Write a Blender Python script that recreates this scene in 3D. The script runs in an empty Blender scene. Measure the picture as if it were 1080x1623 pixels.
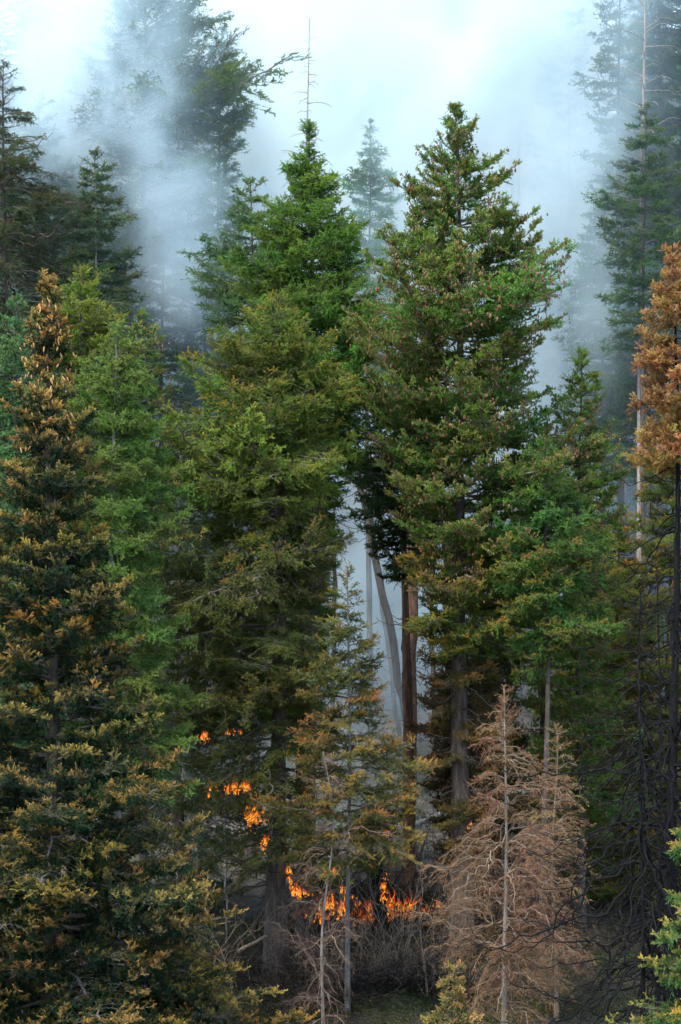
import bpy, math, random
import numpy as np
from mathutils import Vector, noise as mnoise

random.seed(7)
RNG = np.random.default_rng(7)
SC = bpy.context.scene
COL = SC.collection
ZC = 13.4            # camera height
F = 4480.0           # focal length in photo pixels (photo is 1080 x 1623)

# ------------------------------------------------------------------ camera, light, exposure
cam = bpy.data.cameras.new('camera')
cam_ob = bpy.data.objects.new('camera', cam)
COL.objects.link(cam_ob)
cam_ob.location = (0, 0, ZC)
cam_ob.rotation_euler = (math.radians(90), 0, 0)
cam.sensor_fit = 'VERTICAL'
cam.sensor_height = 24.0
cam.lens = 24.0 * F / 1623.0
cam.clip_start = 0.5
cam.clip_end = 3000
SC.camera = cam_ob

SUN_EL, SUN_AZ = math.radians(60), math.radians(215)      # azimuth clockwise from +Y: behind and left of the camera
world = bpy.data.worlds.new('World')
SC.world = world
world.use_nodes = True
wn = world.node_tree
bgn = wn.nodes['Background']
sky = wn.nodes.new('ShaderNodeTexSky')
sky.sky_type = 'NISHITA'
sky.sun_disc = False
sky.sun_elevation = SUN_EL
sky.sun_rotation = SUN_AZ
sky.dust_density = 1.0
sky.air_density = 1.0
sky.ozone_density = 0.4
wn.links.new(sky.outputs[0], bgn.inputs[0])
bgn.inputs[1].default_value = 0.105
sl = bpy.data.lights.new('sun', 'SUN')
sl.energy = 1.5
sl.angle = math.radians(18)
sl.color = (1.0, 0.97, 0.92)
so = bpy.data.objects.new('sun', sl)
COL.objects.link(so)
d = Vector((math.sin(SUN_AZ) * math.cos(SUN_EL), math.cos(SUN_AZ) * math.cos(SUN_EL), math.sin(SUN_EL)))
so.rotation_euler = d.to_track_quat('Z', 'Y').to_euler()
so.location = (0, 0, 90)

SC.view_settings.view_transform = 'Standard'
SC.view_settings.look = 'None'
SC.view_settings.gamma = 1.0
SC.view_settings.use_curve_mapping = False
SC.view_settings.exposure = 2.08
SC.cycles.use_denoising = True
SC.cycles.max_bounces = 9
SC.cycles.diffuse_bounces = 2
SC.cycles.glossy_bounces = 1
SC.cycles.transmission_bounces = 2
SC.cycles.volume_bounces = 8
SC.cycles.transparent_max_bounces = 4
SC.cycles.volume_step_rate = 2.0
SC.cycles.volume_max_steps = 128
SC.cycles.use_adaptive_sampling = True
SC.cycles.adaptive_threshold = 0.02

# ------------------------------------------------------------------ helpers
def W(px, py, y):
    """Where a thing seen at photo pixel px, py stands when it is y metres away."""
    return Vector(((px - 540) * y / F, y, ZC + (811.5 - py) * y / F))

_HY = np.array([-3000, -60, 0, 40, 78, 86, 98, 130, 165, 185, 260, 3000], float)
_HZ = np.array([-12, -11, -9, -4.6, 0.3, 1.15, 3.6, 14.5, 26.0, 27.0, 18.0, 14.0], float)
_HZS = np.array([-12, -11, -9, -4.6, 0.3, 1.15, 3.6, 14.5, 28.0, 36.0, 58.0, 60.0], float)
def H(x, y):
    x = np.asarray(x, float); y = np.asarray(y, float)
    a = np.interp(y, _HY, _HZ); b = np.interp(y, _HY, _HZS)
    u = np.clip((np.abs(x - 3 * (y / 150)) - 4) / 24, 0, 1) * np.clip((y - 100) / 40, 0, 1)
    u = u * u * (3 - 2 * u)
    n = 0.22 * np.sin(x * 0.9 + y * 0.35) * np.sin(y * 0.7 - x * 0.3) + 0.1 * np.sin(x * 2.3 + 1.3) * np.sin(y * 1.9)
    return a * (1 - u) + b * u + n + 0.5 * np.sin(x * 0.13 + 0.6) * np.sin(y * 0.11)

def mesh_np(name, V, Fc, mats, mi=None, tip=None, smooth=False):
    """V (n,3), Fc list of (m,k) int arrays."""
    me = bpy.data.meshes.new(name)
    V = np.asarray(V, np.float32)
    me.vertices.add(len(V)); me.vertices.foreach_set('co', V.ravel())
    loops = np.concatenate([f.ravel() for f in Fc]).astype(np.int32)
    sizes = np.concatenate([np.full(len(f), f.shape[1], np.int32) for f in Fc])
    starts = np.concatenate([[0], np.cumsum(sizes)[:-1]]).astype(np.int32)
    me.loops.add(len(loops)); me.loops.foreach_set('vertex_index', loops)
    me.polygons.add(len(sizes)); me.polygons.foreach_set('loop_start', starts)
    for m in mats: me.materials.append(m)
    if mi is not None: me.polygons.foreach_set('material_index', np.asarray(mi, np.int32))
    if smooth: me.polygons.foreach_set('use_smooth', np.ones(len(sizes), bool))
    me.update(calc_edges=True)
    if tip is not None:
        a = me.attributes.new('tip', 'FLOAT', 'POINT'); a.data.foreach_set('value', np.asarray(tip, np.float32))
    return me

class Geo:
    """Collects geometry of one mesh: triangles and quads with a material index and the tip value."""
    def __init__(s): s.V = []; s.T = []; s.n = 0; s.Fs = []; s.M = []
    def add(s, V, Fc, mat, tip):
        V = np.asarray(V, float); s.V.append(V); s.T.append(np.broadcast_to(np.asarray(tip, float), (len(V),)))
        s.Fs.append(np.asarray(Fc) + s.n); s.M.append(np.full(len(Fc), mat)); s.n += len(V)
    def mesh(s, name, mats, smooth=False):
        return mesh_np(name, np.concatenate(s.V), s.Fs, mats, np.concatenate(s.M), np.concatenate(s.T), smooth)

def norm(a): return a / np.maximum(np.linalg.norm(a, axis=-1, keepdims=True), 1e-9)

def tube(g, P, R, k, mat, tip=0.0, rough=0.0, rng=RNG, cap=True):
    """A tube through the points P with radii R and k sides."""
    P = np.asarray(P, float); n = len(P); R = np.broadcast_to(np.asarray(R, float), (n,))
    T = norm(np.gradient(P, axis=0))
    ref = np.array([0, 0, 1.0]) if abs(T[n // 2][2]) < 0.8 else np.array([1.0, 0, 0])
    U = norm(np.cross(T, ref)); Vv = np.cross(T, U)
    a = np.linspace(0, 2 * np.pi, k, endpoint=False)
    rr = R[:, None] * (1 + rough * rng.standard_normal((n, k)))
    ring = P[:, None] + rr[..., None] * (np.cos(a)[None, :, None] * U[:, None] + np.sin(a)[None, :, None] * Vv[:, None])
    i = np.arange(n - 1)[:, None] * k; j = np.arange(k)[None]; j2 = (j + 1) % k
    q = np.stack([i + j, i + j2, i + k + j2, i + k + j], -1).reshape(-1, 4)
    g.add(ring.reshape(-1, 3), q, mat, tip)

def ribbons(g, P0, P1, w, mat, tip, rng):
    """Thin twigs as three-sided spikes, vectorised."""
    m = len(P0)
    if m == 0: return
    d = norm(P1 - P0); r = norm(np.cross(d, rng.standard_normal((m, 3)))); r2 = np.cross(d, r)
    a = [P0 + w[:, None] * (math.cos(t) * r + math.sin(t) * r2) for t in (0, 2.094, 4.189)]
    V = np.stack(a + [P1], 1).reshape(-1, 3)
    b = np.arange(m)[:, None] * 4
    Fc = np.concatenate([b + np.array([[0, 1, 3]]), b + np.array([[1, 2, 3]]), b + np.array([[2, 0, 3]])])
    g.add(V, Fc, mat, np.repeat(tip, 4) if np.ndim(tip) else tip)

def needles(g, P0, P1, n, ln, wd, mat, tip, rng, flat=0.0, fwd=0.7):
    """n needle tufts along each shoot P0 to P1."""
    m = len(P0)
    if m == 0: return
    d = norm(P1 - P0)
    up = np.array([0, 0, 1.0]); u = norm(np.cross(d, up) + 1e-4); v = np.cross(u, d)
    t = (np.arange(n)[None] + rng.random((m, n))) / n
    phi = rng.random((m, n)) * 2 * np.pi
    e = np.cos(phi)[..., None] * u[:, None] + (np.sin(phi) * (1 - flat) + 0.25 * flat)[..., None] * v[:, None]
    dr = norm(fwd * d[:, None] + norm(e) * (1 - 0.35 * t[..., None]))
    base = P0[:, None] + (P1 - P0)[:, None] * t[..., None]
    L = ln * (0.7 + 0.6 * rng.random((m, n)))[..., None]
    sd = norm(np.cross(dr, rng.standard_normal((m, n, 3)))) * wd * 0.68
    V = np.stack([base + sd, base + dr * L, base - sd], 2).reshape(-1, 3)
    Fc = (np.arange(m * n)[:, None] * 3 + np.arange(3)[None])
    tv = np.repeat(np.clip(tip, 0, 1), n * 3)
    g.add(V, Fc, mat, tv)

# ------------------------------------------------------------------ materials
def newmat(name):
    m = bpy.data.materials.new(name); m.use_nodes = True
    nt = m.node_tree; nt.nodes.clear()
    return m, nt, nt.nodes.new('ShaderNodeOutputMaterial')

def N(nt, typ, **kw):
    n = nt.nodes.new(typ)
    for k, v in kw.items():
        if k.startswith('i_'):
            key = k[2:]
            n.inputs[int(key) if key.isdigit() else key].default_value = v
        else: setattr(n, k, v)
    return n

def foliage_mat(name):
    m, nt, out = newmat(name); L = nt.links.new
    oi = N(nt, 'ShaderNodeObjectInfo')
    tip = N(nt, 'ShaderNodeAttribute', attribute_name='tip')
    tint = N(nt, 'ShaderNodeAttribute', attribute_name='tip_tint', attribute_type='OBJECT')
    amt = N(nt, 'ShaderNodeAttribute', attribute_name='tip_amount', attribute_type='OBJECT')
    tc = N(nt, 'ShaderNodeTexCoord')
    nz = N(nt, 'ShaderNodeTexNoise'); nz.inputs['Scale'].default_value = 3.2; nz.inputs['Detail'].default_value = 3
    L(tc.outputs['Object'], nz.inputs['Vector'])
    # amount of scorched colour = tip * amount, broken up by noise
    a = N(nt, 'ShaderNodeMath', operation='MULTIPLY'); pw = N(nt, 'ShaderNodeMath', operation='POWER', i_1=2.4); L(tip.outputs['Fac'], pw.inputs[0]); L(pw.outputs[0], a.inputs[0]); L(amt.outputs['Fac'], a.inputs[1])
    b = N(nt, 'ShaderNodeMath', operation='MULTIPLY_ADD', i_1=1.6, i_2=-0.8); L(nz.outputs['Fac'], b.inputs[0])
    c = N(nt, 'ShaderNodeMath', operation='MULTIPLY_ADD', use_clamp=True, i_1=0.7); L(b.outputs[0], c.inputs[0]); L(a.outputs[0], c.inputs[2])
    c2 = N(nt, 'ShaderNodeMath', operation='MULTIPLY', use_clamp=True); L(c.outputs[0], c2.inputs[0])
    lim = N(nt, 'ShaderNodeMath', operation='MULTIPLY', use_clamp=True, i_1=3.0); L(a.outputs[0], lim.inputs[0]); L(lim.outputs[0], c2.inputs[1])
    hv = N(nt, 'ShaderNodeHueSaturation')
    r = N(nt, 'ShaderNodeMapRange', i_3=0.47, i_4=0.525); L(oi.outputs['Random'], r.inputs[0]); L(r.outputs[0], hv.inputs['Hue'])
    r2 = N(nt, 'ShaderNodeMapRange', i_1=0.25, i_2=0.75, i_3=0.65, i_4=1.4); L(nz.outputs['Fac'], r2.inputs[0]); L(r2.outputs[0], hv.inputs['Value'])
    L(oi.outputs['Color'], hv.inputs['Color'])
    mx = N(nt, 'ShaderNodeMix', data_type='RGBA'); L(c2.outputs[0], mx.inputs[0]); L(hv.outputs[0], mx.inputs[6]); L(tint.outputs['Color'], mx.inputs[7])
    bs = N(nt, 'ShaderNodeBsdfPrincipled', i_Roughness=0.65); bs.inputs['Specular IOR Level'].default_value = 0.12
    L(mx.outputs[2], bs.inputs['Base Color'])
    tr = N(nt, 'ShaderNodeBsdfTranslucent'); L(mx.outputs[2], tr.inputs[0])
    ms = N(nt, 'ShaderNodeMixShader', i_0=0.16); L(bs.outputs[0], ms.inputs[1]); L(tr.outputs[0], ms.inputs[2])
    L(ms.outputs[0], out.inputs[0])
    return m

def bark_mat(name, c1, c2, scale=(7, 7, 1.3), bump=0.6, rough=0.9, moss=None):
    m, nt, out = newmat(name); L = nt.links.new
    tc = N(nt, 'ShaderNodeTexCoord'); mp = N(nt, 'ShaderNodeMapping'); mp.inputs['Scale'].default_value = scale
    L(tc.outputs['Object'], mp.inputs[0])
    nz = N(nt, 'ShaderNodeTexNoise'); nz.inputs['Scale'].default_value = 1.5; nz.inputs['Detail'].default_value = 7; nz.inputs['Roughness'].default_value = 0.65
    L(mp.outputs[0], nz.inputs['Vector'])
    vo = N(nt, 'ShaderNodeTexVoronoi', feature='DISTANCE_TO_EDGE'); vo.inputs['Scale'].default_value = 1.6; L(mp.outputs[0], vo.inputs['Vector'])
    mu = N(nt, 'ShaderNodeMath', operation='MULTIPLY_ADD', i_1=0.5, use_clamp=True); L(vo.outputs[0], mu.inputs[0])
    r = N(nt, 'ShaderNodeMapRange', i_1=0.3, i_2=0.72); L(nz.outputs['Fac'], r.inputs[0]); L(r.outputs[0], mu.inputs[2])
    mx = N(nt, 'ShaderNodeMix', data_type='RGBA'); mx.inputs[6].default_value = (*c1, 1); mx.inputs[7].default_value = (*c2, 1)
    L(mu.outputs[0], mx.inputs[0])
    bs = N(nt, 'ShaderNodeBsdfPrincipled', i_Roughness=rough); bs.inputs['Specular IOR Level'].default_value = 0.2
    L(mx.outputs[2], bs.inputs['Base Color'])
    bp = N(nt, 'ShaderNodeBump', i_Strength=bump, i_Distance=0.06); L(mu.outputs[0], bp.inputs['Height']); L(bp.outputs[0], bs.inputs['Normal'])
    L(bs.outputs[0], out.inputs[0])
    return m

M_FOL = foliage_mat('needle_foliage')
M_TWIG = bark_mat('twig_bark', (0.07, 0.055, 0.045), (0.20, 0.18, 0.155), (9, 9, 9), 0.2)
M_BARK = bark_mat('grey_brown_bark', (0.035, 0.026, 0.021), (0.13, 0.105, 0.085))
M_PALE = bark_mat('weathered_pale_wood', (0.14, 0.115, 0.095), (0.42, 0.37, 0.32), (8, 8, 1.0), 0.3)
M_RED = bark_mat('reddish_pine_bark', (0.07, 0.035, 0.022), (0.27, 0.15, 0.09))
M_GREY = bark_mat('smooth_grey_bark', (0.07, 0.068, 0.06), (0.26, 0.255, 0.235), (5, 5, 1.6), 0.3)
M_CHAR = bark_mat('charred_wood', (0.004, 0.004, 0.004), (0.016, 0.015, 0.015), (9, 9, 3), 0.7, 0.95)
M_DEAD = bark_mat('dead_twig_wood', (0.10, 0.066, 0.042), (0.31, 0.235, 0.165), (6, 6, 6), 0.2)
M_CONE = bark_mat('cone_scales', (0.30, 0.15, 0.05), (0.58, 0.36, 0.14), (30, 30, 30), 0.4, 0.7)
M_BCONE = bark_mat('brown_cones', (0.12, 0.055, 0.025), (0.30, 0.16, 0.07), (30, 30, 30), 0.4, 0.7)

def ground_mat():
    m, nt, out = newmat('forest_floor'); L = nt.links.new
    tc = N(nt, 'ShaderNodeTexCoord')
    n1 = N(nt, 'ShaderNodeTexNoise'); n1.inputs['Scale'].default_value = 0.35; n1.inputs['Detail'].default_value = 9; n1.inputs['Roughness'].default_value = 0.65
    n2 = N(nt, 'ShaderNodeTexNoise'); n2.inputs['Scale'].default_value = 5; n2.inputs['Detail'].default_value = 8
    L(tc.outputs['Object'], n1.inputs['Vector']); L(tc.outputs['Object'], n2.inputs['Vector'])
    cr = N(nt, 'ShaderNodeValToRGB'); e = cr.color_ramp.elements
    e[0].position = 0.30; e[0].color = (0.028, 0.020, 0.014, 1); e[1].position = 0.75; e[1].color = (0.17, 0.155, 0.14, 1)
    x = e.new(0.45); x.color = (0.05, 0.045, 0.022, 1); x = e.new(0.56); x.color = (0.10, 0.08, 0.06, 1); x = e.new(0.64); x.color = (0.10, 0.09, 0.075, 1)
    L(n1.outputs['Fac'], cr.inputs[0])
    mx = N(nt, 'ShaderNodeMix', data_type='RGBA', blend_type='MULTIPLY', i_0=1.0); L(cr.outputs[0], mx.inputs[6])
    r = N(nt, 'ShaderNodeMapRange', i_1=0.3, i_2=0.7, i_3=0.5, i_4=1.3); L(n2.outputs['Fac'], r.inputs[0]); L(r.outputs[0], mx.inputs[7])
    sp = N(nt, 'ShaderNodeSeparateXYZ'); L(tc.outputs['Object'], sp.inputs[0])
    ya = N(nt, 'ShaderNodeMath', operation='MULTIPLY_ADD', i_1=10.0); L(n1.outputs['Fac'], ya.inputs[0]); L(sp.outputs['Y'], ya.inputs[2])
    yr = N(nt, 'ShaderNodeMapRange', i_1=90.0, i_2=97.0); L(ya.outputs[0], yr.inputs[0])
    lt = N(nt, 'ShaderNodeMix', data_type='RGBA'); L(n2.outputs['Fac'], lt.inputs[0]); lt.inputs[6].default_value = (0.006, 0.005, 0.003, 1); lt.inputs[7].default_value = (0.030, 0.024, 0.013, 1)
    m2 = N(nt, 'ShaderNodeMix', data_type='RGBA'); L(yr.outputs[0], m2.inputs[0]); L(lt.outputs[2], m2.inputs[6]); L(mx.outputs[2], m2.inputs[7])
    bs = N(nt, 'ShaderNodeBsdfPrincipled', i_Roughness=0.95); L(m2.outputs[2], bs.inputs['Base Color'])
    bp = N(nt, 'ShaderNodeBump', i_Strength=0.8, i_Distance=0.15); L(n2.outputs['Fac'], bp.inputs['Height']); L(bp.outputs[0], bs.inputs['Normal'])
    L(bs.outputs[0], out.inputs[0])
    return m

# ------------------------------------------------------------------ ground
def make_ground():
    xs = np.unique(np.concatenate([np.linspace(-2500, -60, 25), np.arange(-60, -18, 2.5), np.arange(-18, 18, 0.45), np.arange(18, 60, 2.5), np.linspace(60, 2500, 25)]))
    ys = np.unique(np.concatenate([np.linspace(-2500, 40, 20), np.arange(40, 72, 1.5), np.arange(72, 110, 0.45), np.arange(110, 200, 2), np.linspace(200, 2500, 25)]))
    X, Y = np.meshgrid(xs, ys); Z = H(X, Y)
    near = (np.abs(X) < 18) & (Y > 72) & (Y < 110)
    Z = Z + np.where(near, 0.09 * RNG.standard_normal(X.shape), 0)
    V = np.stack([X, Y, Z], -1).reshape(-1, 3)
    nx, ny = len(xs), len(ys)
    i = (np.arange(ny - 1)[:, None] * nx + np.arange(nx - 1)[None]).ravel()
    Fc = np.stack([i, i + 1, i + nx + 1, i + nx], -1)
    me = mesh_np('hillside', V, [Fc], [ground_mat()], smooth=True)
    o = bpy.data.objects.new('hillside', me); COL.objects.link(o); o['kind'] = 'structure'
    o['label'] = 'brown and grey forest hillside rising behind the trees'
make_ground()

# ------------------------------------------------------------------ boughs
def bough(kind, L, seed, rider=False):
    """One bough growing along +X from the trunk. Material slots: 0 foliage, 1 twig wood, 2 cones."""
    rng = np.random.default_rng(seed)
    K = KINDS[kind]
    g = Geo()
    n = max(6, int(L / 0.16)); s = np.linspace(0, 1, n)
    w1 = np.cumsum(rng.standard_normal(n)) * 0.018 * L / math.sqrt(n) * 2
    z = L * (K['a'] * s + K['b'] * s ** 2 + K['c'] * s ** 3) + np.cumsum(rng.standard_normal(n)) * K.get('wob', 0.012) * L / math.sqrt(n) * 2
    x = L * s * (1 - 0.08 * s)
    w1 -= w1[0]; z -= z[0]
    P = np.stack([x, w1 * 1.6, z], -1)
    rr = (0.008 + 0.0085 * L) * (1 - 0.88 * s) + 0.0025
    tube(g, P, rr * K.get('thick', 1), 5 if L > 2 else 4, 1)
    at = lambda t: np.stack([np.interp(t, s, P[:, k]) for k in range(3)], -1)
    dirat = lambda t: norm(at(np.minimum(t + 0.03, 1)) - at(np.maximum(t - 0.03, 0)))
    ns = max(5, int(L / K['sp']))
    t = np.sort(K['bare'] + (1 - K['bare']) * (np.arange(ns) + rng.random(ns)) / ns * 0.99)
    side = np.where(np.arange(ns) % 2 == 0, 1.0, -1.0)
    env = np.clip(((t - K['bare'] * 0.6) / 0.28), 0.25, 1) * (1 - t) ** 0.75 + 0.07
    sl = L * K['side'] * env * (0.65 + 0.6 * rng.random(ns))
    d0 = dirat(t); lat = np.stack([-d0[:, 1], d0[:, 0], np.zeros(ns)], -1) * side[:, None]
    ang = np.radians(K['ang'] + 12 * rng.standard_normal(ns))
    sd = norm(d0 * np.cos(ang)[:, None] + lat * np.sin(ang)[:, None] + np.array([0, 0, 1]) * (K['rise'] + 0.16 * rng.standard_normal(ns))[:, None])
    b0 = at(t)
    # each branchlet as four bent pieces
    Q = 5; q = np.linspace(0, 1, Q)
    dz = (K['sdroop'] * (0.6 + 0.8 * rng.random(ns)))
    pts = b0[:, None] + sd[:, None] * (sl[:, None] * q[None])[..., None]
    pts[..., 2] += (dz * sl)[:, None] * q[None] ** 2
    pts[..., 0] += (0.12 * sl)[:, None] * q[None] ** 2
    pts[:, 1:, :] += rng.standard_normal((ns, Q - 1, 3)) * (0.035 * sl)[:, None, None]
    for k in range(Q - 1):
        ww = np.maximum(0.0022, 0.010 * sl ** 0.6 * (1 - 0.8 * k / Q)) * K.get('thick', 1)
        ribbons(g, pts[:, k], pts[:, k] + (pts[:, k + 1] - pts[:, k]) * 1.12, ww, 1, 0.0, rng)
    # shoots off the branchlets and the spine end
    SP0, SD, SL, ST = [], [], [], []
    for i in range(ns):
        m = max(2, int(sl[i] / K['shoot_sp']))
        u = (np.arange(m) + rng.random(m)) / m
        u = K.get('inner', 0.05) + (1 - K.get('inner', 0.05)) * u
        p = np.stack([np.interp(u, q, pts[i, :, k]) for k in range(3)], -1)
        dd = norm(pts[i, -1] - pts[i, 0])
        lt = norm(np.cross(dd, [0, 0, 1.0])) * np.where(np.arange(m) % 2 == 0, 1, -1)[:, None]
        aa = np.radians(42 + 14 * rng.standard_normal(m))
        sdir = dd * np.cos(aa)[:, None] + lt * np.sin(aa)[:, None] * K.get('spread', 1.0)
        sdir[:, 2] += K['srise'] + 0.25 * rng.standard_normal(m)
        SP0.append(p); SD.append(norm(sdir)); SL.append(K['shoot'] * (0.55 + 0.8 * rng.random(m)) * (1 - 0.4 * u))
        ST.append(0.55 * t[i] + 0.5 * u - 0.15 + 0.12 * rng.standard_normal(m))
        SP0.append(pts[i, -1][None]); SD.append(dd[None]); SL.append(np.array([K['shoot']])); ST.append(np.array([0.55 * t[i] + 0.45]))
    m = max(4, int(L * 0.9 / K['shoot_sp'])); u = 0.2 + 0.8 * (np.arange(m) + rng.random(m)) / m
    u = u[u > K['bare']]; m = len(u)
    p = at(u); dd = dirat(u); r = rng.standard_normal((m, 3)); r[:, 2] = np.abs(r[:, 2]) * K.get('top', 0.6)
    SP0.append(p); SD.append(norm(dd * 0.8 + r * 0.5)); SL.append(K['shoot'] * (0.5 + 0.7 * rng.random(m))); ST.append(u * 0.9)
    SP0 = np.concatenate(SP0); SD = np.concatenate(SD); SL = np.concatenate(SL); ST = np.concatenate(ST)
    if K.get('hang'):                      # pendulous shoots under the branchlets
        k = rng.random(len(SP0)) < K['hang']
        SD[k] = norm(SD[k] * 0.55 + np.array([0, 0, -0.9])); SL[k] *= 1.25; ST[k] -= 0.35
    SP1 = SP0 + SD * SL[:, None]
    ribbons(g, SP0, SP1, np.full(len(SP0), K.get('tw', 0.0035)), 1, 0.0, rng)
    if K['nn'] > 0 and K.get('fork', 2):
        A0, A1, AD, AL, AT = [SP0], [SP1], [SD], [SL], [ST]
        for f in range(K.get('fork', 2)):
            u = 0.15 + 0.75 * rng.random(len(SP0)); q0 = SP0 + SD * (SL * u)[:, None]
            dd = norm(SD + rng.standard_normal(SD.shape) * 0.62 + np.array([0, 0, K.get('lift', 0.18)])); ll = SL * (0.5 + 0.5 * rng.random(len(SP0)))
            A0.append(q0); A1.append(q0 + dd * ll[:, None]); AD.append(dd); AL.append(ll); AT.append(ST + 0.1)
        SP0, SP1, SD, SL, ST = (np.concatenate(v) for v in (A0, A1, AD, AL, AT))
    if K['nn'] > 0:
        keep = rng.random(len(SP0)) < K.get('keep', 1.0)
        if K.get('clump'):
            cn = np.array([mnoise.noise(Vector(v) * K.get('cf', 2.4) + Vector((seed * 1.7, 0, 0))) for v in SP0])
            keep &= cn > K['clump']
        # the needles also get brighter and more scorched on the upper side
        upn = (SP0[:, 2] - np.interp(SP0[:, 0], P[:, 0], P[:, 2])) / (0.10 * L ** 0.5 + 0.05)
        tipv = np.clip(ST * 0.75 + 0.22 * np.clip(SD[:, 2], -1, 1) + 0.2 * np.clip(upn, -1, 1), 0, 1)
        needles(g, SP0[keep], SP1[keep] + SD[keep] * 0.015, K['nn'], K['nl'], K['nw'], 0, tipv[keep], rng, K.get('flat', 0.0))
        # needles on the branchlets themselves
        for k in range(1, Q - 1):
            needles(g, pts[:, k], pts[:, k + 1], max(3, int(K['nn'] * 0.8)), K['nl'], K['nw'], 0, np.clip(0.55 * t + 0.12 * k - 0.1, 0, 1), rng, K.get('flat', 0.0))
    if K.get('cones'):
        k = np.nonzero((ST > 0.45) & (rng.random(len(SP0)) < K['cones']))[0]
        for i in k: cone_geo(g, SP1[i], 0.075, 0.022, 2, rng, True)
    for r in range(0 if rider or L < 0.8 else K.get('riders', 2)):
        sg = 1 if r % 2 == 0 else -1
        ya = sg * math.radians(26 + 10 * rng.random()); pa = math.radians(K.get('rpitch', 6) * (1 + rng.random()) * (1 if r < 1 else -1)); ro = rng.standard_normal() * 0.3
        g2 = bough(kind, L * (0.62 + 0.16 * rng.random()), seed * 7 + r + 1, True)
        V = np.concatenate(g2.V)
        c, q = math.cos(ro), math.sin(ro); V = V @ np.array([[1, 0, 0], [0, c, -q], [0, q, c]]).T
        c, q = math.cos(pa), math.sin(pa); V = V @ np.array([[c, 0, -q], [0, 1, 0], [q, 0, c]]).T
        c, q = math.cos(ya), math.sin(ya); V = V @ np.array([[c, -q, 0], [q, c, 0], [0, 0, 1]]).T
        V = V + at(np.array([0.06 + 0.10 * rng.random()]))
        g.V.append(V); g.T.append(np.concatenate(g2.T)); g.M.append(np.concatenate(g2.M))
        g.Fs += [f + g.n for f in g2.Fs]; g.n += len(V)
    if rider: return g
    mats = [M_FOL, K.get('wood', M_TWIG), M_BCONE]
    return g.mesh(kind + '_bough', mats)

def cone_geo(g, p, ln, r, mat, rng, small=False):
    """A hanging cone: rings of overlapping scales down to a blunt point."""
    k = 5 if small else 7; rings = 4 if small else 8
    tt = np.linspace(0, 1, rings); rad = r * np.sin(np.pi * (0.12 + 0.80 * tt)) ** 0.8
    if not small: rad = rad * np.where(np.arange(rings) % 2 == 0, 1.12, 0.88)
    tilt = rng.standard_normal(2) * 0.18
    P = np.stack([p[0] + tilt[0] * ln * tt, p[1] + tilt[1] * ln * tt, p[2] - ln * tt], -1)
    tube(g, P, rad, k, mat)

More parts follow.
